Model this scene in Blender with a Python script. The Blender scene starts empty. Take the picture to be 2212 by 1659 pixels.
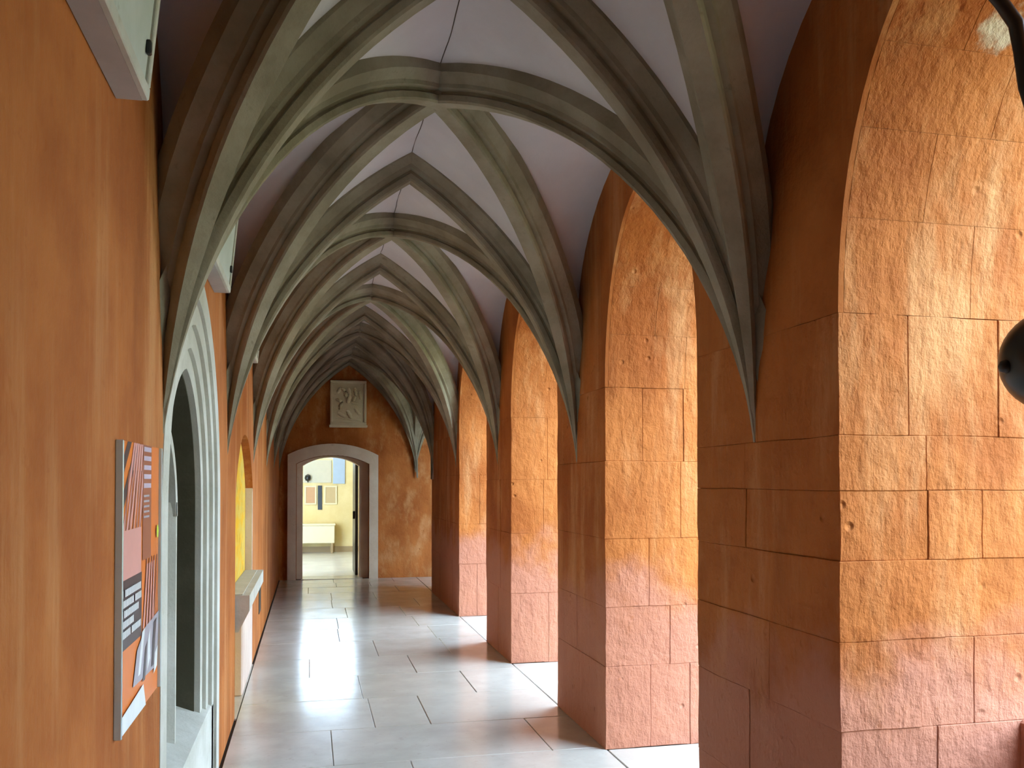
import bpy, bmesh, math, random
from mathutils import Vector, noise
random.seed(7)
D = bpy.data
SC = bpy.context.scene
COL = SC.collection
PI = math.pi

# ------------------------------------------------------------------ camera
FPX = 1900.0                                   # focal length in pixels of the 2212 px frame
cam_d = D.cameras.new('camera'); cam = D.objects.new('camera', cam_d); COL.objects.link(cam)
SC.camera = cam
cam_d.sensor_width = 36.0; cam_d.lens = 36.0 * FPX / 2212.0
PITCH = math.radians(1.0)
cam.location = (0, 0, 1.55)
cam.rotation_euler = (PI/2 + PITCH, 0, -math.atan((1106-670)/FPX))
cam_d.shift_y = (1040-829.5 - FPX*math.tan(PITCH)) / 2212.0
cam_d.clip_start = 0.05

# ------------------------------------------------------------------ light
world = D.worlds.new('sky'); SC.world = world; world.use_nodes = True
bg = world.node_tree.nodes['Background']
bg.inputs[1].default_value = 20.0          # even bright sky, the same in every direction
bg.inputs[0].default_value = (0.57, 0.78, 1.0, 1)
SC.view_settings.view_transform = 'Standard'
SC.view_settings.look = 'None'
SC.view_settings.gamma = 1.0
SC.view_settings.use_curve_mapping = False
SC.view_settings.exposure = -0.12

# ------------------------------------------------------------------ main measures
XL, XR = -0.475, 1.67          # left wall plane, arcade face
XC = (XL+XR)/2
XO = 2.50                      # outer (courtyard) face of the arcade
YS = [-1.55, 0.80, 3.10, 5.43, 7.87, 10.20, 12.20, 14.28]   # springing lines
YE = 14.28                     # end wall
ZC = 1.40                      # centre height of rib circles
ZT = 4.20                      # top of walls
PIERS = [(-2.3, 1.28), (2.54, 3.61), (4.86, 5.87), (7.32, 8.38), (10.0, 12.32)]
ARCH_S, ARCH_A = 2.10, 3.13    # arcade arch spring and apex heights

# ------------------------------------------------------------------ helpers
def link(o, parent=None):
    COL.objects.link(o)
    if parent is not None: o.parent = parent
    return o
def mesh(name, verts, faces, mat, parent=None, smooth=False, fix=True):
    me = D.meshes.new(name); me.from_pydata([tuple(v) for v in verts], [], faces)
    if fix:
        bm = bmesh.new(); bm.from_mesh(me); bmesh.ops.remove_doubles(bm, verts=bm.verts, dist=1e-5)
        bmesh.ops.recalc_face_normals(bm, faces=bm.faces); bm.to_mesh(me); bm.free()
    if mat: me.materials.append(mat)
    if smooth:
        for p in me.polygons: p.use_smooth = True
    return link(D.objects.new(name, me), parent)
def bmobj(name, bm, mat, parent=None, smooth=False):
    me = D.meshes.new(name); bmesh.ops.recalc_face_normals(bm, faces=bm.faces); bm.to_mesh(me); bm.free()
    if mat: me.materials.append(mat)
    if smooth:
        for p in me.polygons: p.use_smooth = True
    return link(D.objects.new(name, me), parent)
def hexa(bm, c):                # 8 corners: bottom ring 4, top ring 4
    v = [bm.verts.new(p) for p in c]
    for f in ((0,1,2,3),(4,5,6,7),(0,1,5,4),(1,2,6,5),(2,3,7,6),(3,0,4,7)): bm.faces.new([v[i] for i in f])
    return v
def box_c(x0,x1,y0,y1,z0,z1):
    return [(x0,y0,z0),(x1,y0,z0),(x1,y1,z0),(x0,y1,z0),(x0,y0,z1),(x1,y0,z1),(x1,y1,z1),(x0,y1,z1)]
def box(name, x0,x1,y0,y1,z0,z1, mat, parent=None, bev=0.0, seg=1, jit=0.0):
    bm = bmesh.new(); c = box_c(x0,x1,y0,y1,z0,z1)
    if jit: c = [tuple(a+random.uniform(-jit,jit) for a in p) for p in c]
    hexa(bm, c)
    if bev: bmesh.ops.bevel(bm, geom=list(bm.edges), offset=bev, segments=seg, affect='EDGES', profile=0.6)
    return bmobj(name, bm, mat, parent)
def hex_obj(name, c, mat, parent=None, bev=0.0, seg=1):
    bm = bmesh.new(); hexa(bm, c)
    if bev: bmesh.ops.bevel(bm, geom=list(bm.edges), offset=bev, segments=seg, affect='EDGES', profile=0.6)
    return bmobj(name, bm, mat, parent)
def tube(name, pts, r, mat, parent=None, n=10):
    vs, fs = [], []
    pts = [Vector(p) for p in pts]
    for i, p in enumerate(pts):
        t = (pts[min(i+1,len(pts)-1)] - pts[max(i-1,0)]).normalized()
        a = t.cross(Vector((0,0,1)) if abs(t.z) < .9 else Vector((1,0,0))).normalized(); b = t.cross(a)
        rr = r[i] if isinstance(r, (list, tuple)) else r
        for k in range(n):
            q = 2*PI*k/n; vs.append(p + a*math.cos(q)*rr + b*math.sin(q)*rr)
    for i in range(len(pts)-1):
        for k in range(n):
            fs.append((i*n+k, i*n+(k+1)%n, (i+1)*n+(k+1)%n, (i+1)*n+k))
    fs.append(tuple(range(n))); fs.append(tuple(range((len(pts)-1)*n, len(pts)*n)))
    return mesh(name, vs, fs, mat, parent, smooth=True, fix=False)
def lathe(name, prof, c, mat, parent=None, n=28):
    vs, fs = [], []
    for r, z in prof:
        for k in range(n):
            q = 2*PI*k/n; vs.append((c[0]+r*math.cos(q), c[1]+r*math.sin(q), c[2]+z))
    for i in range(len(prof)-1):
        for k in range(n): fs.append((i*n+k, i*n+(k+1)%n, (i+1)*n+(k+1)%n, (i+1)*n+k))
    return mesh(name, vs, fs, mat, parent, smooth=True)
def empty(name, loc):
    o = D.objects.new(name, None); o.location = loc; return link(o)
def adopt(child, root):         # world-space mesh under an Empty standing at the thing's base
    child.parent = root; child.matrix_parent_inverse.identity()
    child.data.transform(__import__('mathutils').Matrix.Translation(-root.location))
    return child
def tag(o, label=None, cat=None, group=None, kind=None):
    for k, v in (('label',label),('category',cat),('group',group),('kind',kind)):
        if v: o[k] = v
    return o
def struct(o): o['kind'] = 'structure'; return o

# ------------------------------------------------------------------ materials
class NT:
    def __init__(s, name, rough=.8, spec=.3):
        s.m = D.materials.new(name); s.m.use_nodes = True; s.t = s.m.node_tree
        s.b = s.t.nodes['Principled BSDF']; s.b.inputs['Roughness'].default_value = rough
        s.b.inputs['Specular IOR Level'].default_value = spec
        s.pos = s.t.nodes.new('ShaderNodeNewGeometry').outputs['Position']
    def n(s, typ, **kw):
        nd = s.t.nodes.new(typ)
        for k, v in kw.items(): setattr(nd, k, v)
        return nd
    def put(s, sock, v):
        if hasattr(v, 'node'): s.t.links.new(v, sock)
        else: sock.default_value = v
    def noise(s, scale, detail=4, rough=.55, vec=None, stretch=None):
        nd = s.n('ShaderNodeTexNoise'); nd.inputs['Scale'].default_value = scale
        nd.inputs['Detail'].default_value = detail; nd.inputs['Roughness'].default_value = rough
        v = vec or s.pos
        if stretch:
            mp = s.n('ShaderNodeMapping'); s.t.links.new(v, mp.inputs[0]); mp.inputs['Scale'].default_value = stretch
            v = mp.outputs[0]
        s.t.links.new(v, nd.inputs['Vector']); return nd.outputs['Fac']
    def ramp(s, fac, a, b):
        r = s.n('ShaderNodeMapRange'); r.interpolation_type = 'SMOOTHSTEP'
        s.t.links.new(fac, r.inputs[0]); r.inputs[1].default_value = a; r.inputs[2].default_value = b
        return r.outputs[0]
    def mix(s, fac, a, b):
        m = s.n('ShaderNodeMix', data_type='RGBA')
        s.put(m.inputs[0], fac)
        s.put(m.inputs[6], a if hasattr(a,'node') else (*a,1)); s.put(m.inputs[7], b if hasattr(b,'node') else (*b,1))
        return m.outputs[2]
    def math(s, op, a, b=0.0):
        m = s.n('ShaderNodeMath', operation=op); s.put(m.inputs[0], a); s.put(m.inputs[1], b); return m.outputs[0]
    def sep(s, v=None):
        x = s.n('ShaderNodeSeparateXYZ'); s.t.links.new(v or s.pos, x.inputs[0]); return x.outputs
    def col(s, c): s.put(s.b.inputs['Base Color'], c if hasattr(c,'node') else (*c,1))
    def bump(s, h, strength=.4, dist=.02, chain=None):
        b = s.n('ShaderNodeBump'); b.inputs['Strength'].default_value = strength; b.inputs['Distance'].default_value = dist
        s.t.links.new(h, b.inputs['Height'])
        if chain: s.t.links.new(chain, b.inputs['Normal'])
        s.t.links.new(b.outputs[0], s.b.inputs['Normal']); return b.outputs[0]

def plaster(name, dark, mid, light, pink=None, rough_bump=1.0, patch=None, streak=(1,1,.18)):
    s = NT(name, .85, .2)
    n1 = s.noise(1.6, 5, .6); n2 = s.noise(5.0, 6, .65, stretch=streak); n3 = s.noise(22, 4, .6)
    c = s.mix(s.ramp(n1, .35, .68), mid, dark)
    c = s.mix(s.math('MULTIPLY', s.ramp(n2, .47, .72), .75), c, light)
    c = s.mix(s.math('MULTIPLY', s.ramp(s.noise(1.1, 5, .6, stretch=(2.2,2.2,.45)), .50, .72), .5), c, tuple(x*.62 for x in dark))
    if pink:
        z = s.sep()[2]
        f = s.ramp(s.math('SUBTRACT', s.math('MULTIPLY', s.noise(2.2, 4), .9), z), -.62, -.30)
        c = s.mix(s.math('MULTIPLY', f, .8), c, pink)
    if patch:
        p, r = patch
        d = s.n('ShaderNodeVectorMath', operation='DISTANCE'); s.t.links.new(s.pos, d.inputs[0]); d.inputs[1].default_value = p
        f = s.ramp(s.math('ADD', d.outputs['Value'], s.math('MULTIPLY', s.noise(14, 4), .16)), r+.10, r+.06)
        c = s.mix(f, c, (.62,.52,.40))
    c = s.mix(s.math('MULTIPLY', s.ramp(n3, .60, .72), .35), c, dark)
    s.col(c)
    vo = s.n('ShaderNodeTexVoronoi'); vo.inputs['Scale'].default_value = 9; s.t.links.new(s.pos, vo.inputs['Vector'])
    pits = s.math('MULTIPLY', s.ramp(vo.outputs['Distance'], .17, .03), s.ramp(s.noise(3.1, 2), .50, .62))
    h = s.math('ADD', s.math('MULTIPLY', s.noise(9, 6, .62), 1.0), s.math('MULTIPLY', s.noise(30, 4, .6, stretch=(1,1,.35)), .45))
    h = s.math('SUBTRACT', h, s.math('MULTIPLY', pits, .7))
    s.bump(h, .55*rough_bump, .03)
    return s.m
def stone(name, a, b, stain=None, bump=.3, sc=3.0, rough=.75):
    s = NT(name, rough, .3)
    c = s.mix(s.ramp(s.noise(sc, 6, .62), .35, .68), a, b)
    if stain: c = s.mix(s.math('MULTIPLY', s.ramp(s.noise(sc*4, 5, .7), .58, .75), .6), c, stain)
    s.col(c); s.bump(s.math('ADD', s.noise(18, 5), s.math('MULTIPLY', s.noise(70, 3), .4)), bump, .012)
    return s.m
def plain(name, c, rough=.6, spec=.4, metal=0.0, var=.06):
    s = NT(name, rough, spec); s.b.inputs['Metallic'].default_value = metal
    s.col(s.mix(s.noise(12, 3), tuple(max(0,x*(1-var)) for x in c), tuple(min(1,x*(1+var)) for x in c)))
    return s.m

ORANGE = ((.35,.098,.021), (.48,.160,.040), (.60,.29,.12))
M = {}
M['jamb'] = plaster('orange_limewash_on_stone', *ORANGE, pink=(.48,.21,.145), rough_bump=1.25, patch=((2.06,2.27,2.93), .06))
M['wall'] = plaster('orange_plaster', *ORANGE, rough_bump=.6, streak=(1,1,.10))
M['endwall'] = plaster('orange_plaster_rough', *ORANGE, rough_bump=.9, streak=(1,1,.5))
M['rib'] = stone('grey_green_sandstone', (.215,.185,.125), (.335,.30,.225), (.14,.115,.072), .4)
M['web'] = stone('lilac_white_limewash', (.58,.55,.57), (.66,.63,.65), None, .12, 1.2, .9)
M['frame'] = stone('pale_grey_sandstone', (.50,.49,.43), (.64,.63,.58), (.36,.36,.29), .3)
M['door_stone'] = stone('pale_buff_sandstone', (.66,.53,.40), (.75,.63,.50), (.50,.38,.26), .25)
M['plaque'] = stone('carved_limestone', (.66,.57,.40), (.75,.67,.50), (.42,.34,.20), .3)
M['crack'] = plain('dark_crack', (.09,.07,.055), .9, .1)
M['iron'] = plain('black_iron', (.012,.012,.014), .35, .5)
M['lining'] = stone('dark_olive_lining', (.07,.065,.04), (.11,.10,.065), None, .2)
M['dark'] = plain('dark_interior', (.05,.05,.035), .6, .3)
M['cream'] = stone('cream_plaster', (.76,.60,.28), (.84,.70,.38), None, .08, 1.5, .9)
M['ground'] = stone('courtyard_grass', (.10,.15,.05), (.15,.20,.08), None, .3)

def floor_mat():
    s = NT('worn_polished_flagstone', .22, .55)
    oi = s.n('ShaderNodeObjectInfo').outputs['Random']
    c = s.mix(s.ramp(s.noise(2.5, 6, .6), .3, .7), (.47,.44,.39), (.59,.555,.50))
    c = s.mix(s.math('MULTIPLY', oi, .45), c, (.46,.415,.355))
    c = s.mix(s.math('MULTIPLY', s.ramp(s.noise(16, 5, .7), .58, .72), .4), c, (.36,.305,.24))
    s.col(c)
    s.put(s.b.inputs['Roughness'], s.math('ADD', s.math('MULTIPLY', s.noise(4, 5), .14), .10))
    s.bump(s.math('ADD', s.noise(6, 3), s.math('MULTIPLY', s.noise(60, 3), .12)), .10, .01)
    return s.m
M['floor'] = floor_mat()
def niche_mat():
    s = NT('mottled_ochre', .8, .2)  # mottled ochre yellow tones on the niche back
    z = s.noise(3.2, 4, .6, stretch=(.6,.6,2.2))
    c = s.mix(s.ramp(z, .38, .62), (.80,.44,.02), (.72,.50,.10))
    c = s.mix(s.math('MULTIPLY', s.ramp(s.noise(9, 5), .5, .7), .6), c, (.50,.30,.04))
    s.col(c); s.bump(s.noise(20, 5), .4, .02); return s.m
M['ochre'] = niche_mat()

# ------------------------------------------------------------------ generic wall with openings, standing on the line t, going back by n
def wall_mesh(name, mapf, t0, t1, thick, openings, mat, top=ZT, bottom=0.0, nseg=20):
    """openings: (a, b, zbase, curve) ; curve(s in 0..1) -> (t, z) along the head from a to b"""
    vs, fs = [], []
    def quad(p):
        i = len(vs); vs.extend(mapf(*q) for q in p); fs.append((i,i+1,i+2,i+3))
    def rect(ta, tb, za, zb):
        for n in (0, thick): quad([(ta,n,za),(tb,n,za),(tb,n,zb),(ta,n,zb)])
    cur = t0
    for a, b, zb, curve in openings:
        if a > cur: rect(cur, a, bottom, top)
        if zb > bottom: rect(a, b, bottom, zb); quad([(a,0,zb),(b,0,zb),(b,thick,zb),(a,thick,zb)])
        P = [curve(i/nseg) for i in range(nseg+1)]
        for (ta,za),(tb,zb2) in zip(P, P[1:]):
            for n in (0, thick): quad([(ta,n,za),(tb,n,zb2),(tb,n,top),(ta,n,top)])
            quad([(ta,0,za),(tb,0,zb2),(tb,thick,zb2),(ta,thick,za)])
        quad([(a,0,zb),(a,thick,zb),(a,thick,P[0][1]),(a,0,P[0][1])])
        quad([(b,0,zb),(b,thick,zb),(b,thick,P[-1][1]),(b,0,P[-1][1])])
        cur = b
    if cur < t1: rect(cur, t1, bottom, top)
    quad([(t0,0,bottom),(t0,thick,bottom),(t0,thick,top),(t0,0,top)]); quad([(t1,0,bottom),(t1,thick,bottom),(t1,thick,top),(t1,0,top)])
    quad([(t0,0,top),(t1,0,top),(t1,thick,top),(t0,thick,top)])
    return mesh(name, vs, fs, mat)
def ellipse_head(a, b, zs, za):
    def f(s):
        q = PI*(1-s); return ((a+b)/2 + (b-a)/2*math.cos(q), zs + (za-zs)*math.sin(q)**.96 if 0<s<1 else zs)
    return f
def pointed_head(a, b, zs, za):
    A, H = (b-a)/2, za-zs; R = (A*A+H*H)/(2*A); th = math.asin(min(1,H/R)) if R>=A else PI-math.asin(min(1,H/R))
    def f(s):
        q = th*(s*2 if s <= .5 else 2-2*s)
        x = A - R + R*math.cos(q)
        return ((a+b)/2 + (-x if s <= .5 else x), zs + R*math.sin(q))
    return f
def seg_head(a, b, zs, za):
    A, H = (b-a)/2, za-zs; R = (A*A+H*H)/(2*H); th = math.asin(A/R)
    return lambda s: ((a+b)/2 + R*math.sin(th*(2*s-1)), za - R + R*math.cos(th*(2*s-1)))

# ------------------------------------------------------------------ ground, floor
gr = struct(box('ground', XO, 30, -25, 30, -.35, -.22, M['ground']))
struct(box('wall_courtyard_far', 14.0, 14.6, -25, 11.4, -.22, 4.6, M['cream']))
fl = struct(box('floor', -.9, 6.2, -2.3, 14.72, -.20, -.012, M['crack']))
rows = [-2.2, -1.3, -.45, .35, 1.15, 1.95, 2.75, 3.55, 4.20, 4.92, 5.62, 6.39, 7.15, 7.9, 8.7, 9.45, 10.2, 11.0, 11.75, 12.5, 13.2, 13.75, YE-.004]
joints = {9: [.131,1.37], 10: [.407,.76], 11: [.376,1.2], 8: [.55], 12: [.0,.85], 13: [.6,1.25]}
for i in range(len(rows)-1):
    js = joints.get(i) or sorted([random.uniform(-.05,.45), random.uniform(.85,1.35)])
    xs = [XL+.014] + js + [XR+.01]
    for a, b in zip(xs, xs[1:]):
        box('floor_slab', a+.0018, b-.0018, rows[i]+.0018, rows[i+1]-.0018, -.03, random.uniform(-.0012,.0012), M['floor'], fl, bev=.003)
for (p, q) in zip(PIERS, PIERS[1:]):
    a, b = p[1], q[0]; m = a + (b-a)*random.uniform(.4,.6)
    for y0, y1 in ((a, m), (m, b)):
        box('floor_slab', XR+.016, 2.315, y0+.003, y1-.003, -.03, random.uniform(-.0012,.0012), M['floor'], fl, bev=.003)
for i in range(4):
    x0 = XR+.016+i*.8
    for y0, y1 in ((12.22,13.1),(13.1,YE-.004)):
        box('floor_slab', x0+.003, x0+.797, y0+.003, y1-.003, -.03, 0, M['floor'], fl, bev=.004)

box('floor_slab', XL-.058, XL+.010, 6.03, 7.79, -.03, .0, M['floor'], fl)
# ------------------------------------------------------------------ left wall: window, niche
GW = (3.06, 4.98)              # gothic window frame, outer
GI = (3.18, 4.86)              # wall hole inside the frame face
NI = (6.02, 7.80)              # niche
mapL = lambda t, n, z: (XL - n, t, z)
wl = struct(wall_mesh('wall_left', mapL, -2.3, YE+.5, .45,
    [(GI[0], GI[1], .0, pointed_head(GI[0], GI[1], 1.40, 2.39)),
     (NI[0], NI[1], .0, lambda q: (NI[0]+(NI[1]-NI[0])*q, 1.45+.45*(1-abs(2*q-1)**2.2)**.8))], M['wall']))
# ------------------------------------------------------------------ end wall with door opening
DO = (-.21, .92)
mapE = lambda t, n, z: (t, YE + n, z)
we = struct(wall_mesh('wall_end', mapE, -.95, 5.0, .42, [(DO[0], DO[1], 0, seg_head(DO[0], DO[1], 1.83, 1.97))], M['endwall']))
wb = struct(box('wall_back', -.95, 2.6, -2.5, -2.3, 0, ZT, M['wall']))
wre = struct(box('wall_far_right', 4.75, 5.0, 11.3, YE, 0, ZT, M['wall']))

# ------------------------------------------------------------------ arcade wall (core) and its stones
mapR = lambda t, n, z: (XR+.010 + n, t, z)
ops = []
for p, q in zip(PIERS, PIERS[1:]):
    ops.append((p[1]-.012, q[0]+.012, 0, ellipse_head(p[1]-.012, q[0]+.012, ARCH_S, ARCH_A+.012)))
wr = struct(wall_mesh('wall_right', mapR, -2.3, 12.31, XO-XR-.02, ops, M['wall']))
# spandrel plaster coat above the springing, flush with the stones
def spandrel():
    vs, fs = [], []
    def quad(p):
        i = len(vs); vs.extend(p); fs.append((i,i+1,i+2,i+3))
    x = XR
    cur = -2.3
    for p, q in zip(PIERS, PIERS[1:]):
        a, b = p[1], q[0]
        quad([(x,cur,ARCH_S),(x,a,ARCH_S),(x,a,ZT),(x,cur,ZT)])
        f = ellipse_head(a, b, ARCH_S, ARCH_A); P = [f(i/28) for i in range(29)]
        for (ta,za),(tb,zb) in zip(P,P[1:]):
            quad([(x,ta,za),(x,tb,zb),(x,tb,ZT),(x,ta,ZT)])
            quad([(x,ta,za),(x,tb,zb),(x+.02,tb,zb),(x+.02,ta,za)])
        cur = b
    quad([(x,cur,ARCH_S),(x,12.32,ARCH_S),(x,12.32,ZT),(x,cur,ZT)])
    return mesh('plaster_coat', vs, fs, M['wall'], wr)
spandrel()
COURSES = [0, .38, .74, 1.03, 1.29, 1.52, 1.70, ARCH_S]
def stone_block(x0,x1,y0,y1,z0,z1):
    bm = bmesh.new(); hexa(bm, box_c(x0,x1,y0,y1,z0,z1))
    bmesh.ops.bevel(bm, geom=list(bm.edges), offset=.0022, segments=1, affect='EDGES')
    bmesh.ops.subdivide_edges(bm, edges=[e for e in bm.edges if e.calc_length() > .1], cuts=2, use_grid_fill=True)
    for v in bm.verts:
        v.co += Vector(noise.noise_vector(v.co*7.0))*.0045
    return bmobj('stone_block', bm, M['jamb'], wr)
def pier_stones(y0, y1):
    COURSES = [0, .38, .74, 1.03, 1.29, 1.52, 1.70, ARCH_S]
    if y0 > 4: COURSES = [0] + [z+random.uniform(-.06,.06) for z in ([.44,.86,1.22,1.64] if y0 < 7 else [.55,1.05,1.6])] + [ARCH_S]
    for k in range(len(COURSES)-1):
        z0, z1 = COURSES[k], COURSES[k+1]
        g = .0006
        xs = [XR] + sorted([XR + random.uniform(.20,.34), XR + random.uniform(.48,.62)]) + [XO]
        if k % 2: xs = [XR, XR + random.uniform(.30,.48), XO]
        cut = (y0+y1)/2 + random.uniform(-.12,.12)
        if y1-y0 > 1.5: ycuts = [y0, y0+.5+random.uniform(-.1,.1), y0+1.05, y0+1.6+random.uniform(-.1,.1), y1]
        else: ycuts = [y0, cut, y1]
        for a, b in zip(ycuts, ycuts[1:]):
            if a > y0 and b < y1: xx = [XR, XR+.2]
            else: xx = xs
            for c, d in zip(xx, xx[1:]):
                j = random.uniform(-.003,.003)
                stone_block(c+(g if c > XR else j), d-g, a+(g if a > y0 else j), b-(g if b < y1 else -j), z0+g*.6, z1-g*.6)
for y0, y1 in PIERS: pier_stones(y0, y1)
def voussoirs(a, b):
    f = ellipse_head(a, b, ARCH_S, ARCH_A); N = 11
    for k in range(N):
        P = [f((k+u)/N) for u in (.002, .5, .998)]
        xs = [XR, XR + (.30 if k % 2 else .50), XO]
        cy = (a+b)/2
        for c, d in zip(xs, xs[1:]):
            bm = bmesh.new(); rings = []
            for x in (c + (.001 if c > XR else .021), d-.001):
                inner = [(x,)+p for p in P]
                outer = []
                for (y, z) in reversed(P):
                    v = Vector((y-cy, (z-ARCH_S)*.6+.02)); v.normalize(); outer.append((x, y+v.x*.03, z+v.y*.03))
                rings.append([bm.verts.new(p) for p in inner+outer])
            n = 6
            bm.faces.new(rings[0]); bm.faces.new(list(reversed(rings[1])))
            for i in range(n): bm.faces.new([rings[0][i], rings[0][(i+1)%n], rings[1][(i+1)%n], rings[1][i]])
            bmobj('voussoir', bm, M['jamb'], wr)
for p, q in zip(PIERS, PIERS[1:]): voussoirs(p[1], q[0])
# courtyard-side thresholds; in the nearest opening a breast wall added to darken the bay
for i, (p, q) in enumerate(zip(PIERS, PIERS[1:])):
    mesh_o = box('threshold_or_breast_wall', 2.355 if i == 0 else 2.365, XO-.005, p[1]-.01, q[0]+.01, -.03, 0.74 if i == 0 else .10, M['jamb'], wr, bev=.01)
# right arm of the corner: courtyard wall with one opening
mapA = lambda t, n, z: (t, 12.20 - n, z)
wa = struct(wall_mesh('wall_right_arm', mapA, XO-.012, 5.0, .4, [(2.56, 4.40, .10, ellipse_head(2.56, 4.40, 2.30, 3.33))], M['wall']))

# ------------------------------------------------------------------ vault
roof = struct(box('ceiling', -.95, XO, -2.5, YE+.4, ZT, ZT+.15, M['crack']))
struct(box('ceiling_arm', XO, 5.0, 11.8, YE+.4, ZT, ZT+.15, M['crack']))
PROF = [(.0,-.0), (.036,0), (.044,.010), (.046,.036), (.034,.044), (.035,.056), (.062,.064), (.066,.082), (.082,.100), (.098,.116), (.105,.124), (.107,.19)]
EMB = .02
def circle_for(A, H): R = (A*A+H*H)/(2*A); return R, R-A
FREE = (Vector((XR, YE)), Vector((XR, 12.2)))         # corner where the ribs come down without a pier
def is_free(p): return any((Vector(p)-f).length < .1 for f in FREE)
def half_curve(A, H, d, N, th0=0.0, taper=False):
    """points (x from centre, z above ZC) from springing to apex at depth d above the soffit"""
    R, c = circle_for(A, H); R2 = R+d
    th1 = math.acos(max(-1, min(1, c/R2)))
    if taper:
        out = []
        for i in range(N+1):
            q = th0+(th1-th0)*i/N; t = max(0, min(1, (R*math.sin(q)-.25)/1.1)); dd = d*(.10+.90*t)
            out.append(((R+dd)*math.cos(q)-c, (R+dd)*math.sin(q)))
        return out
    return [(R2*math.cos(th0+(th1-th0)*i/N)-c, R2*math.sin(th0+(th1-th0)*i/N)) for i in range(N+1)]
def rib(name, P, Q, apex, parent, N=22):
    """pointed rib between plan points P and Q"""
    P, Q = Vector(P), Vector(Q); L = (Q-P).length/2; u = (Q-P).normalized(); w = Vector((-u.y, u.x)); C = (P+Q)/2
    cw = max(abs(u.x), abs(u.y)) if min(abs(u.x),abs(u.y)) < .05 else abs(u.x)
    A, H = L+EMB/cw, apex-ZC
    prof = [(-s, d) for s, d in reversed(PROF[1:])] + [(s, d) for s, d in PROF[1:]]
    vs, fs = [], []
    n = len(prof)
    for side in (-1, 1):
        base = len(vs)
        curves = [half_curve(A, H, d, N, math.radians(5), is_free(P if side < 0 else Q)) for s, d in prof]
        for i in range(N+1):
            for (s, d), cv in zip(prof, curves):
                x, z = cv[i]; t = max(0, min(1, (z-.26)/1.0)); p = C + u*(x*side) + w*(s*(.14+.86*t*t*(3-2*t)))
                vs.append((p.x, p.y, ZC+z))
        for i in range(N):
            for k in range(n-1):
                fs.append((base+i*n+k, base+i*n+k+1, base+(i+1)*n+k+1, base+(i+1)*n+k))
    o = mesh(name, vs, fs, M['rib'], parent)
    for p in o.data.polygons: p.use_smooth = True
    try: o.data.set_sharp_from_angle(angle=math.radians(28))
    except Exception: pass
    return o
AP_T, AP_D, WD = 3.405, 3.395, .132
def apex_at(A, H, d):
    R, c = circle_for(A, H); return math.sqrt((R+d)**2-c*c)
def web_bay(name, corners, parent, wall_sides, ridge_w=3.42, N=22, K=8):
    """corners in plan: a0, a1 (near left/right), b1, b0 (far right/left); lofted severies"""
    a0, a1, b1, b0 = [Vector(c) for c in corners]
    ctr = (a0+a1+b1+b0)/4
    vs, fs = [], []
    LD = (b1-a0).length/2
    def dcurve(S):
        u = (S-ctr).normalized(); cv = half_curve((S-ctr).length+EMB, AP_D-ZC, WD, N, math.radians(5), is_free(S))
        return [Vector((ctr.x+u.x*x, ctr.y+u.y*x, ZC+z)) for x, z in cv]
    def tcurve(S, O):                # transverse rib extrados from S toward O
        m = (S+O)/2; u = (S-m).normalized(); cv = half_curve((S-m).length+EMB, AP_T-ZC, WD, N, math.radians(5), is_free(S))
        return [Vector((m.x+u.x*x, m.y+u.y*x, ZC+z)) for x, z in cv]
    def fcurve(S, O, dc):            # steep wall arch from S toward O
        m = (S+O)/2; half = (O-S).length/2; u = (O-S).normalized(); out = []
        out_n = ((S+O)/2-ctr).normalized()*.035
        zs = 2.50
        i0 = next(i for i, p in enumerate(dc) if p.z > zs+.05)
        for i, p in enumerate(dc):
            if i < i0: q = S; z = p.z if i < i0-1 else zs; off = 0.0
            else:
                ph = PI/2*(i-i0+1)/(N-i0+1); off = half*(1-math.cos(ph)); z = zs + (ridge_w-zs)*math.sin(ph)
            pt = S+u*off+out_n; out.append(Vector((pt.x, pt.y, z)))
        return out
    def loft(A, B):
        base = len(vs)
        for a, b in zip(A, B):
            for k in range(K+1): vs.append(a.lerp(b, k/K))
        for i in range(N):
            for k in range(K):
                q = base+i*(K+1)+k; fs.append((q, q+1, q+K+2, q+K+1))
    dc = {i: dcurve(S) for i, S in enumerate((a0,a1,b1,b0))}
    for i, j, side in ((0,1,'near'),(1,2,'right'),(2,3,'far'),(3,0,'left')):
        S, O = (a0,a1,b1,b0)[i], (a0,a1,b1,b0)[j]
        for s, o, d in ((S,O,dc[i]),(O,S,dc[j])):
            loft(d, fcurve(s,o,d) if side in wall_sides else tcurve(s,o))
    ob = mesh(name, vs, fs, M['web'], parent, smooth=True)
    try: ob.data.set_sharp_from_angle(angle=math.radians(35))
    except Exception: pass
    return ob
nb = len(YS)-1
for i in range(nb):
    y0, y1 = YS[i], YS[i+1]
    last = i == nb-1
    web_bay('vault_web', [(XL,y0),(XR,y0),(XR,y1),(XL,y1)], roof, ('left',) if last else ('left','right'))
    rib('diagonal_rib', (XL,y0), (XR,y1), AP_D, roof); rib('diagonal_rib', (XR,y0), (XL,y1), AP_D, roof)
for i, y in enumerate(YS):
    rib('transverse_rib', (XL, y if i < nb else y-.07), (XR, y if i < nb else y-.07), AP_T, roof)
rib('transverse_rib', (XR, YS[-2]), (XR, YE), AP_T, roof)
XA = 4.0
web_bay('vault_web', [(XR,YE),(XR,12.2),(XA,12.2),(XA,YE)], roof, ('left','right','far'))
rib('diagonal_rib', (XR,12.2), (XA,YE), AP_D, roof); rib('diagonal_rib', (XR,YE), (XA,12.2), AP_D, roof)
struct(box('ceiling_right_arm', XA-.02, 4.8, 12.2, YE, 3.4, 3.5, M['web']))
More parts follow.
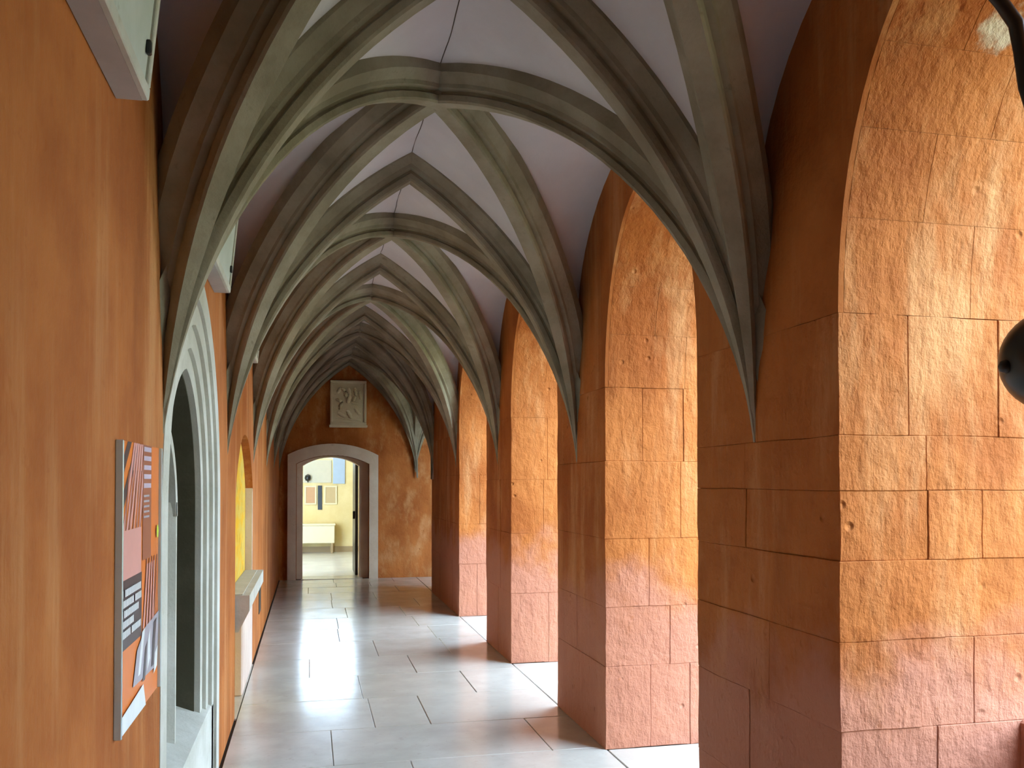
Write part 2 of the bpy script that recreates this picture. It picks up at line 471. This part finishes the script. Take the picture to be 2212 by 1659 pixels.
# keystone blocks where the diagonals cross
for i in range(nb):
    y = (YS[i]+YS[i+1])/2
    bm = bmesh.new(); r0 = .06; r1 = .10
    lo = [bm.verts.new((XC+r0*math.cos(k*PI/4+PI/8), y+r0*math.sin(k*PI/4+PI/8), AP_D-.006)) for k in range(8)]
    hi = [bm.verts.new((XC+r1*math.cos(k*PI/4+PI/8), y+r1*math.sin(k*PI/4+PI/8), AP_D+.12)) for k in range(8)]
    bm.faces.new(lo); bm.faces.new(hi)
    for k in range(8): bm.faces.new([lo[k], lo[(k+1)%8], hi[(k+1)%8], hi[k]])
    bmobj('keystone', bm, M['rib'], roof)
# hairline crack running along the ridge of the vault
zT = ZC + apex_at((XR-XL)/2+EMB, AP_T-ZC, WD)
for i in range(1, nb):
    y0, y1 = YS[i], YS[i+1]
    LDi = math.hypot((XR-XL)/2, (y1-y0)/2); zD = ZC + apex_at(LDi+EMB, AP_D-ZC, WD)
    pts = []
    for k in range(33):
        t = k/32; z = zT + (zD-zT)*(1-abs(2*t-1)); y = y0 + (y1-y0)*t
        pts.append((XC + .012*noise.noise((y*3,0,0)) , y, z-.001))
    tube('ridge_crack', pts, .0028, M['crack'], roof, n=5)

# ------------------------------------------------------------------ gothic window in the left wall
w1 = struct(empty('window_1', (XL, (GW[0]+GW[1])/2, 0)))
def ring(name, y0, y1, zb, zs, za, w, x0, x1, mat, root, N=14):
    """pointed band: outer outline y0..y1 / apex za, band width w, between x0 (front) and x1 (back)"""
    A, H = (y1-y0)/2, za-zs; R, c = circle_for(A, H); cy = (y0+y1)/2
    def outline(off):
        R2 = R-off; th = math.acos(max(-1,min(1,c/R2)))
        pts = [(R2-c, zb-zs)] + [(R2*math.cos(th*i/N)-c, R2*math.sin(th*i/N)) for i in range(N+1)]
        return [(cy-x, zs+z) for x, z in pts] + [(cy+x, zs+z) for x, z in reversed(pts[:-1])]
    o, i_ = outline(0), outline(w); n = len(o)
    vs = [(x0,)+p for p in o] + [(x0,)+p for p in i_] + [(x1,)+p for p in o] + [(x1,)+p for p in i_]
    fs = []
    for k in range(n-1):
        fs += [(k,k+1,n+k+1,n+k), (2*n+k,2*n+k+1,3*n+k+1,3*n+k), (k,k+1,2*n+k+1,2*n+k), (n+k,n+k+1,3*n+k+1,3*n+k)]
    for k in (0, n-1): fs.append((k, n+k, 3*n+k, 2*n+k))
    return adopt(mesh(name, vs, fs, mat), root)
ring('window_frame', GW[0], GW[1], 0, 1.40, 2.47, .13, XL+.003, XL-.02, M['frame'], w1)
ring('jamb_moulding', 3.18, 4.86, .0, 1.40, 2.33, .10, XL-.012, XL-.06, M['frame'], w1)
ring('jamb_moulding', 3.27, 4.77, .30, 1.40, 2.24, .11, XL-.030, XL-.09, M['frame'], w1)
ring('jamb_moulding', 3.37, 4.67, .30, 1.40, 2.14, .10, XL-.048, XL-.075, M['frame'], w1)
ring('inner_lining', 3.38, 4.66, .30, 1.40, 2.13, .10, XL-.0755, XL-.33, M['lining'], w1)  # inner reveal in dark olive tones, darker than the frame stone
MY = 4.02
mp = [(XL-.25,-.034),(XL-.125,-.034),(XL-.085,-.014),(XL-.085,.014),(XL-.125,.034),(XL-.25,.034)]
adopt(mesh('mullion', [(x,MY+y,.38) for x,y in mp]+[(x,MY+y,1.46) for x,y in mp], [tuple(range(6)),tuple(range(11,5,-1))]+[(k,(k+1)%6,6+(k+1)%6,6+k) for k in range(6)], M['frame']), w1)
ring('tracery_arch', 3.46, MY+.030, 1.40, 1.40, 1.80, .05, XL-.085, XL-.14, M['frame'], w1)
adopt(hex_obj('window_sill', [(XL-.42,3.20,0),(XL-.012,3.20,0),(XL-.012,4.84,0),(XL-.42,4.84,0),
                   (XL-.42,3.20,.56),(XL-.012,3.20,.40),(XL-.012,4.84,.40),(XL-.42,4.84,.56)], M['frame'], bev=.006), w1)
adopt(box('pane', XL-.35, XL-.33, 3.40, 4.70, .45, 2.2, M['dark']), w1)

# ------------------------------------------------------------------ niche with stone shelf
mesh('niche_back', [(XL-.060,NI[0]-.05,.0),(XL-.060,NI[1]+.05,.0),(XL-.060,NI[1]+.05,2.1),(XL-.060,NI[0]-.05,2.1),
                    (XL-.20,NI[0]-.05,.0),(XL-.20,NI[1]+.05,.0),(XL-.20,NI[1]+.05,2.1),(XL-.20,NI[0]-.05,2.1)],
     [(0,1,2,3),(4,5,6,7),(0,1,5,4),(1,2,6,5),(2,3,7,6),(3,0,4,7)], M['ochre'], wl)
M['slab'] = stone('worn_shelf_stone', (.50,.48,.40), (.62,.60,.52), (.42,.38,.26), .25)
box('niche_jamb_lit', XL-.062, XL-.001, NI[1]-.03, NI[1]-.001, .0, 1.50, M['door_stone'], wl, bev=.003)  # pale strip on the far jamb only; the light it catches put into colour
sh = empty('wall_shelf', (XL-.07, 7.1, .62))
tag(sh, 'thick stone shelf with sloping underside in the yellow wall niche', 'shelf')
yy0, yy1 = NI[0]+.02, NI[1]-.02
def prism_y(name, prof, y0, y1, mat):      # profile in (x, z)
    n = len(prof); vs = [(x,y0,z) for x,z in prof]+[(x,y1,z) for x,z in prof]
    fs = [tuple(range(n)), tuple(range(2*n-1,n-1,-1))]+[(k,(k+1)%n,n+(k+1)%n,n+k) for k in range(n)]
    return mesh(name, vs, fs, mat)
adopt(prism_y('shelf_slab', [(XL-.058,.56),(XL+.02,.56),(XL+.09,.70),(XL+.09,.80),(XL-.058,.80)], yy0, yy1, M['frame']), sh)
adopt(box('shelf_top', XL-.058, XL+.045, yy0+.03, yy1-.08, .80, .806, M['slab'], bev=.002), sh)
sb = box('support_block', XL-.058, XL+.004, 6.65, 7.75, .0, .56, stone('pale_pink_stone', (.66,.50,.42), (.74,.60,.52), None, .3), bev=.01)
sb.name = 'stone_support'; tag(sb, 'pale pink stone support block under the niche shelf', 'block')
vg = box('floor_vent', XL-.001, XL+.006, 8.75, 9.05, .28, .62, M['iron'], bev=.003)
tag(vg, 'small black vent cover low on the orange wall beyond the niche', 'vent')

# ------------------------------------------------------------------ tablets above the wall
M['tab_face'] = stone('pale_green_grey_panel', (.50,.54,.50), (.60,.63,.60), (.30,.31,.28), .1)
M['tab_frame'] = stone('lilac_grey_board', (.42,.38,.36), (.50,.46,.44), None, .1)
def tablet(yc, label, zb=2.50):
    e = empty('wall_tablet', (XL, yc, zb)); tag(e, label, 'tablet', 'tilted tablets high on the left wall')
    w, H = .37, .50; p0, p1 = .075, .125
    def bx(name, a, b, za, zb_, d0, d1, mat):
        f = lambda z: p0 + (p1-p0)*z/H
        c = [(f(za)+d0,a,za),(f(za)+d1,a,za),(f(za)+d1,b,za),(f(za)+d0,b,za),(f(zb_)+d0,a,zb_),(f(zb_)+d1,a,zb_),(f(zb_)+d1,b,zb_),(f(zb_)+d0,b,zb_)]
        o = hex_obj(name, c, mat, e, bev=.003); return o
    c = [(.002,-w,0),(p0-.012,-w,0),(p0-.012,w,0),(.002,w,0),(.002,-w,H),(p1-.012,-w,H),(p1-.012,w,H),(.002,w,H)]
    hex_obj('backing', c, M['tab_frame'], e)
    pn = bx('panel', -w+.03, w-.03, .03, H-.03, -.014, -.004, M['tab_face'])
    for a, b, za, zb_ in ((-w,w,0,.03),(-w,w,H-.03,H),(-w,-w+.03,.03,H-.03),(w-.03,w,.03,H-.03)): bx('edge_strip', a, b, za, zb_, -.014, .004, M['frame'])
    for yb in (-w+.06, w-.06): box('bolt', .082, .094, yb-.009, yb+.009, .09, .125, M['iron'], pn, bev=.003)
    return e
tablet(1.96, 'tilted grey-green tablet high on the wall above the colourful poster')
tablet(4.26, 'tilted grey-green tablet above the pointed gothic window')
tablet(6.66, 'tilted grey-green tablet above the yellow wall niche', 2.46)

# ------------------------------------------------------------------ poster
po = empty('poster', (XL, 2.66, 1.28)); tag(po, 'orange, pink and black printed poster in a clear holder on the orange wall', 'poster')
PW, PH = .29, .375
pc = lambda n, c: plain(n, c, .35, .5, var=.12)
M['p_or'] = pc('print_orange', (.78,.20,.02)); M['p_pk'] = pc('print_pink', (.72,.34,.30)); M['p_dk'] = pc('print_black', (.035,.035,.045))
M['p_wh'] = pc('print_white', (.80,.84,.86)); M['p_rd'] = pc('print_brown', (.34,.10,.05)); M['p_gr'] = pc('print_grey', (.38,.36,.42)); M['p_li'] = pc('print_lilac', (.55,.48,.62)); M['p_gn'] = pc('print_lime', (.65,.85,.05))
sheet = box('sheet', .002, .010, -PW, PW, -PH, PH, M['p_or'], po)
LAY = [0]
def prints(name, polys, mat):              # flat print: polygons given in unit coords u (0..1 along wall) v (0..1 up)
    LAY[0] += 1; x = .0104 + LAY[0]*.00022
    vs, fs = [], []
    for P in polys:
        i = len(vs); vs += [(x, -PW + 2*PW*min(1,max(0,u)), -PH + 2*PH*min(1,max(0,v))) for u, v in P]; fs.append(tuple(range(i, i+len(P))))
    return mesh(name, vs, fs, mat, sheet, fix=False)
R4 = lambda a,b,c,d: [(a,c),(b,c),(b,d),(a,d)]
prints('print_field', [R4(0,.50,.52,.69)], M['p_pk'])
prints('print_field', [R4(0,.52,.28,.52), [(0,.84),(.25,1),(.16,1),(0,.90)], [(0,.72),(.45,1),(.36,1),(0,.78)]], M['p_dk'])
prints('print_stripes', [[(.06+k*.075,.69),(.10+k*.075,.69),(.34+k*.05,1),(.30+k*.05,1)] for k in range(6)], M['p_pk'])
prints('print_stripes', [[(.10+k*.09,.69),(.125+k*.09,.69),(.20+k*.10,.90),(.18+k*.10,.90)] for k in range(5)], M['p_rd'])
prints('print_panel', [R4(.53,.76,.56,1)], M['p_rd'])
prints('print_lettering', [R4(.55,.75,.975-.035*k,.993-.035*k) for k in range(5)], M['p_li'])
prints('print_lettering', [R4(.55,.70,.80-.02*k,.808-.02*k) for k in range(5)], M['p_gr'])
prints('print_stripes', [[(.50+k*.075,.16),(.525+k*.075,.16),(.66+k*.075,.56),(.635+k*.075,.56)] for k in range(6)], M['p_rd'])
prints('print_stripes', [[(.54+k*.09,.30),(.575+k*.09,.30),(.68+k*.06,.54),(.65+k*.06,.54)] for k in range(4)], M['p_pk'])
prints('print_photo', [[(.30,.12),(.95,.10),(1,.32),(.62,.30),(.40,.24)]], M['p_gr'])
for _p in ([(.42,.14),(.48,.14),(.60,.30),(.52,.29)],[(.66,.12),(.74,.16),(.74,.28),(.68,.24)],[(.85,.08),(.95,.10),(.97,.18),(.88,.16)]): prints('print_photo', [_p], M['p_wh'])
for _p in ([(.54,.10),(.60,.10),(.66,.24),(.60,.22)],[(.78,.12),(.84,.12),(.92,.30),(.84,.29)]): prints('print_photo', [_p], M['p_dk'])
letters = []
for row, (v0, words) in enumerate(((.475,((.03,.06),(.10,.48))),(.44,((.03,.30),(.33,.48))),(.405,((.03,.06),(.08,.42))),(.37,((.03,.30),)),(.335,((.03,.22),(.25,.47))))):
    for a, b in words:
        u = a
        while u < b-.01: letters.append(R4(u, min(b,u+.026), v0-.012, v0+.013)); u += .034
prints('print_lettering', letters, M['p_wh'])
prints('print_field', [[(0,0),(.62,.0),(.55,.09),(0,.06)]], M['p_wh'])
prints('print_dot', [[(.93+.03*math.cos(q*PI/5), .655+.028*math.sin(q*PI/5)) for q in range(10)]], M['p_gn'])
for s in (-1, 1): box('holder_rail', .0, .020, s*(PW+.004)-.004, s*(PW+.004)+.004, -PH, PH, plain('clear_acrylic_edge', (.55,.66,.68), .15, .6), po, bev=.002)

# ------------------------------------------------------------------ end wall: door, plaque, room beyond
dr = struct(empty('door_1', (.355, YE, 0)))
def seg_ring(name, a0, a1, zs, za, b0, b1, zs2, za2, y0, y1, mat, N=16):
    f, g = seg_head(a0,a1,zs,za), seg_head(b0,b1,zs2,za2)
    o = [(a0,0)]+[f(i/N) for i in range(N+1)]+[(a1,0)]; i_ = [(b0,0)]+[g(i/N) for i in range(N+1)]+[(b1,0)]; n = len(o)
    vs = [(x,y0,z) for x,z in o]+[(x,y0,z) for x,z in i_]+[(x,y1,z) for x,z in o]+[(x,y1,z) for x,z in i_]
    fs = []
    for k in range(n-1): fs += [(k,k+1,n+k+1,n+k),(2*n+k,2*n+k+1,3*n+k+1,3*n+k),(k,k+1,2*n+k+1,2*n+k),(n+k,n+k+1,3*n+k+1,3*n+k)]
    for k in (0,n-1): fs.append((k,n+k,3*n+k,2*n+k))
    return adopt(mesh(name, vs, fs, mat), dr)
seg_ring('door_surround', -.345, 1.065, 1.97, 2.15, -.215, .925, 1.83, 1.97, YE-.05, YE+.12, M['door_stone'])
seg_ring('door_rebate', -.208, .918, 1.828, 1.965, -.115, .775, 1.80, 1.94, YE+.10, YE+.40, M['door_stone'])
leaf = adopt(box('door_leaf', .725, .772, YE+.43, YE+1.30, .01, 1.9, M['iron'], bev=.005), dr)
adopt(box('door_handle', .690, .724, YE+.52, YE+.56, .93, 1.06, M['iron'], bev=.006), dr).parent = leaf
for a in ((-.14,.83),):
    adopt(box('threshold', a[0], a[1], YE-.03, YE+.44, -.03, .006, M['floor'], bev=.004), dr)

pq = empty('relief_plaque', (.59, YE, 2.44)); tag(pq, 'carved pale stone relief plaque above the far doorway', 'plaque')
box('tablet_body', -.285, .285, -.035, 0.0, .0, .72, M['plaque'], pq, bev=.006)
for a, b, c, d in ((-.285,.285,.0,.05),(-.285,.285,.68,.72),(-.285,-.245,.05,.68),(.245,.285,.05,.68)):
    box('border', a, b, -.060, -.034, c, d, M['plaque'], pq, bev=.008)
box('ledge', -.30, .30, -.075, 0, -.03, .012, M['plaque'], pq, bev=.008)
rl = []
for k, (x0, z0, x1, z1, r) in enumerate([(-.17,.52,-.12,.60,.030),(-.12,.60,-.05,.55,.026),(-.05,.55,-.03,.44,.03),(.0,.60,.02,.48,.03),(.02,.48,-.01,.36,.034),(.10,.60,.12,.48,.028),(.12,.48,.06,.38,.028),
        (.17,.56,.19,.42,.022),(-.19,.42,-.10,.38,.028),(-.10,.38,-.14,.26,.026),(-.16,.20,-.05,.14,.03),(-.02,.24,.05,.12,.034),(.10,.28,.18,.18,.028),(.05,.36,.15,.34,.022),(-.20,.12,.20,.085,.014)]):
    n = 5; tube('carving', [(x0+(x1-x0)*t/n + .008*math.sin(3*t+k), -.036-.004*(t%2), z0+(z1-z0)*t/n) for t in range(n+1)], [r*(.5+.5*math.sin(PI*(t+.8)/(n+1.6))) for t in range(n+1)], M['plaque'], pq, n=8)

# room behind the door, lit by the high window that shows under the door head
RY0, RY1 = YE+.42, 19.8
M['roomfloor'] = stone('pale_polished_floor', (.60,.58,.54), (.68,.66,.62), None, .05, 2, .25)
struct(box('floor_far_room', -3.0, 4.0, YE+.44, RY1+.2, -.20, .0, M['roomfloor']))
RW = (-.75, 1.35, 2.05, 3.35)
struct(wall_mesh('wall_far_room_back', lambda t, n, z: (t, RY1+n, z), -3.0, 4.0, .2, [(RW[0], RW[1], RW[2], lambda s: (RW[0]+(RW[1]-RW[0])*s, RW[3]))], M['cream'], top=3.6))
w2 = struct(empty('window_2', ((RW[0]+RW[1])/2, RY1+.1, RW[2])))
for k in range(5):
    x = RW[0] + (RW[1]-RW[0])*k/4; adopt(box('window_bar', x-.02, x+.02, RY1+.08, RY1+.12, RW[2], RW[3], M['frame']), w2)
for z in (RW[2]+.02, RW[2]+.65, RW[3]-.02): adopt(box('window_bar', RW[0], RW[1], RY1+.085, RY1+.115, z-.02, z+.02, M['frame']), w2)
struct(box('wall_far_room_left', -3.2, -3.0, RY0, RY1+.2, 0, 3.6, M['cream']))
struct(box('wall_far_room_right', 4.0, 4.2, RY0, RY1+.2, 0, 3.6, M['cream']))
fc = struct(empty('ceiling_far_room', (.5, 17.2, 3.5)))
adopt(box('ceiling_panel', -3.2, 4.2, RY0, RY1+.2, 3.4, 3.6, M['cream']), fc)
bbm = plain('brown_skirting', (.40,.28,.14), .5)
struct(box('baseboard_back', -3.0, 4.0, RY1-.02, RY1, 0, .12, bbm))
def picture(x0, x1, z0, z1, c, label):
    e = empty('framed_picture', ((x0+x1)/2, RY1, z0)); tag(e, label, 'picture'); w = (x1-x0)/2; h = z1-z0
    fm = plain('pale_wood_frame', (.80,.70,.45), .5)
    box('print', -w+.03, w-.03, -.02, -.002, .03, h-.03, plain('picture_print', c, .6), e)
    for a,b,cc,d in ((-w,w,0,.035),(-w,w,h-.035,h),(-w,-w+.035,.035,h-.035),(w-.035,w,.035,h-.035)): box('frame_bar', a, b, -.035, -.001, cc, d, fm, e, bev=.004)
picture(-.12, .14, 1.04, 1.46, (.58,.34,.18), 'small framed reddish picture beyond the doorway, beside the black hanging strip')
picture(.30, .58, 1.04, 1.46, (.56,.42,.22), 'small framed tan picture beyond the doorway, nearest the blue panel')
hs = box('wall_hanging', .165, .255, RY1-.03, RY1-.001, .93, 1.46, plain('charcoal_strip', (.05,.06,.08), .6), bev=.004)
tag(hs, 'narrow black hanging strip between the two framed pictures', 'wall hanging')
sc_ = empty('wall_sconce', (-.05, RY1, 1.62)); tag(sc_, 'small dark wall sconce in the bright far room', 'lamp')
lathe('shade', [(0,-.06),(.05,-.05),(.07,0),(.055,.06),(.0,.09)], (0,-.10,0), M['iron'], sc_, n=14)
tube('arm', [(0,0,-.06),(0,-.05,-.08),(0,-.10,-.05)], .012, M['iron'], sc_, n=6)
bp = empty('wall_board', (.62, RY1, 1.50)); tag(bp, 'pale blue board hanging high in the far room', 'board')
box('board', -.13, .13, -.04, -.001, 0, .62, plain('pale_blue_board', (.42,.52,.66), .5), bp, bev=.004)
box('top_rail', -.14, .14, -.05, -.001, .62, .65, M['frame'], bp, bev=.004)
gb = box('grey_board', -.15, .46, RY1-.03, RY1-.001, 1.52, 2.02, plain('warm_grey_board', (.62,.58,.46), .7), bev=.004)
gb.name = 'notice_board'; tag(gb, 'warm grey notice board above the framed pictures', 'board')
be = empty('storage_bench', (.10, RY1-.25, 0)); tag(be, 'low cream storage bench against the far room wall', 'bench')
bw = plain('cream_bench_paint', (.82,.72,.48), .5)
box('body', -.45, .42, -.18, .20, .22, .60, bw, be, bev=.01); box('seat_lid', -.47, .44, -.20, .22, .60, .64, bw, be, bev=.01)
for x in (-.42, .34):
    for y in (-.16, .12): box('leg', x, x+.05, y, y+.05, 0, .22, bbm, be, bev=.004)

# ------------------------------------------------------------------ black globe lamp hanging in the nearest arch
LX, LY, LZ = 1.765, 1.78, 1.845
gl = empty('globe_lamp', (LX, LY, LZ-.126)); tag(gl, 'black iron globe lamp hanging in the arcade opening', 'lamp')
lathe('globe', [(.126*math.sin(PI*k/20)+1e-4, .126-.126*math.cos(PI*k/20)) for k in range(21)], (0,0,0), M['iron'], gl, n=36)
lathe('cap', [(.001,.27),(.03,.268),(.045,.25),(.05,.235),(.02,.232)], (0,0,0), M['iron'], gl)
cr, sr = math.cos(math.atan(436/1900)), math.sin(math.atan(436/1900))
lathe('knob', [(.001,-.018),(.014,-.012),(.018,0),(.014,.012),(.001,.018)], (-.124*cr, .124*sr, .110), M['iron'], gl, n=14)
tube('hanger', [(0,0,.25),(.007,.005,.45),(-.010,.03,.676),(-.035,.051,.813),(-.043,.054,.905),(-.055,.057,.973),(-.09,.065,1.025),(-.16,.075,1.10),(-.20,.08,1.26),(-.12,.09,1.36)], [.011,.012,.014,.016,.018,.018,.017,.016,.015,.014], M['iron'], gl)
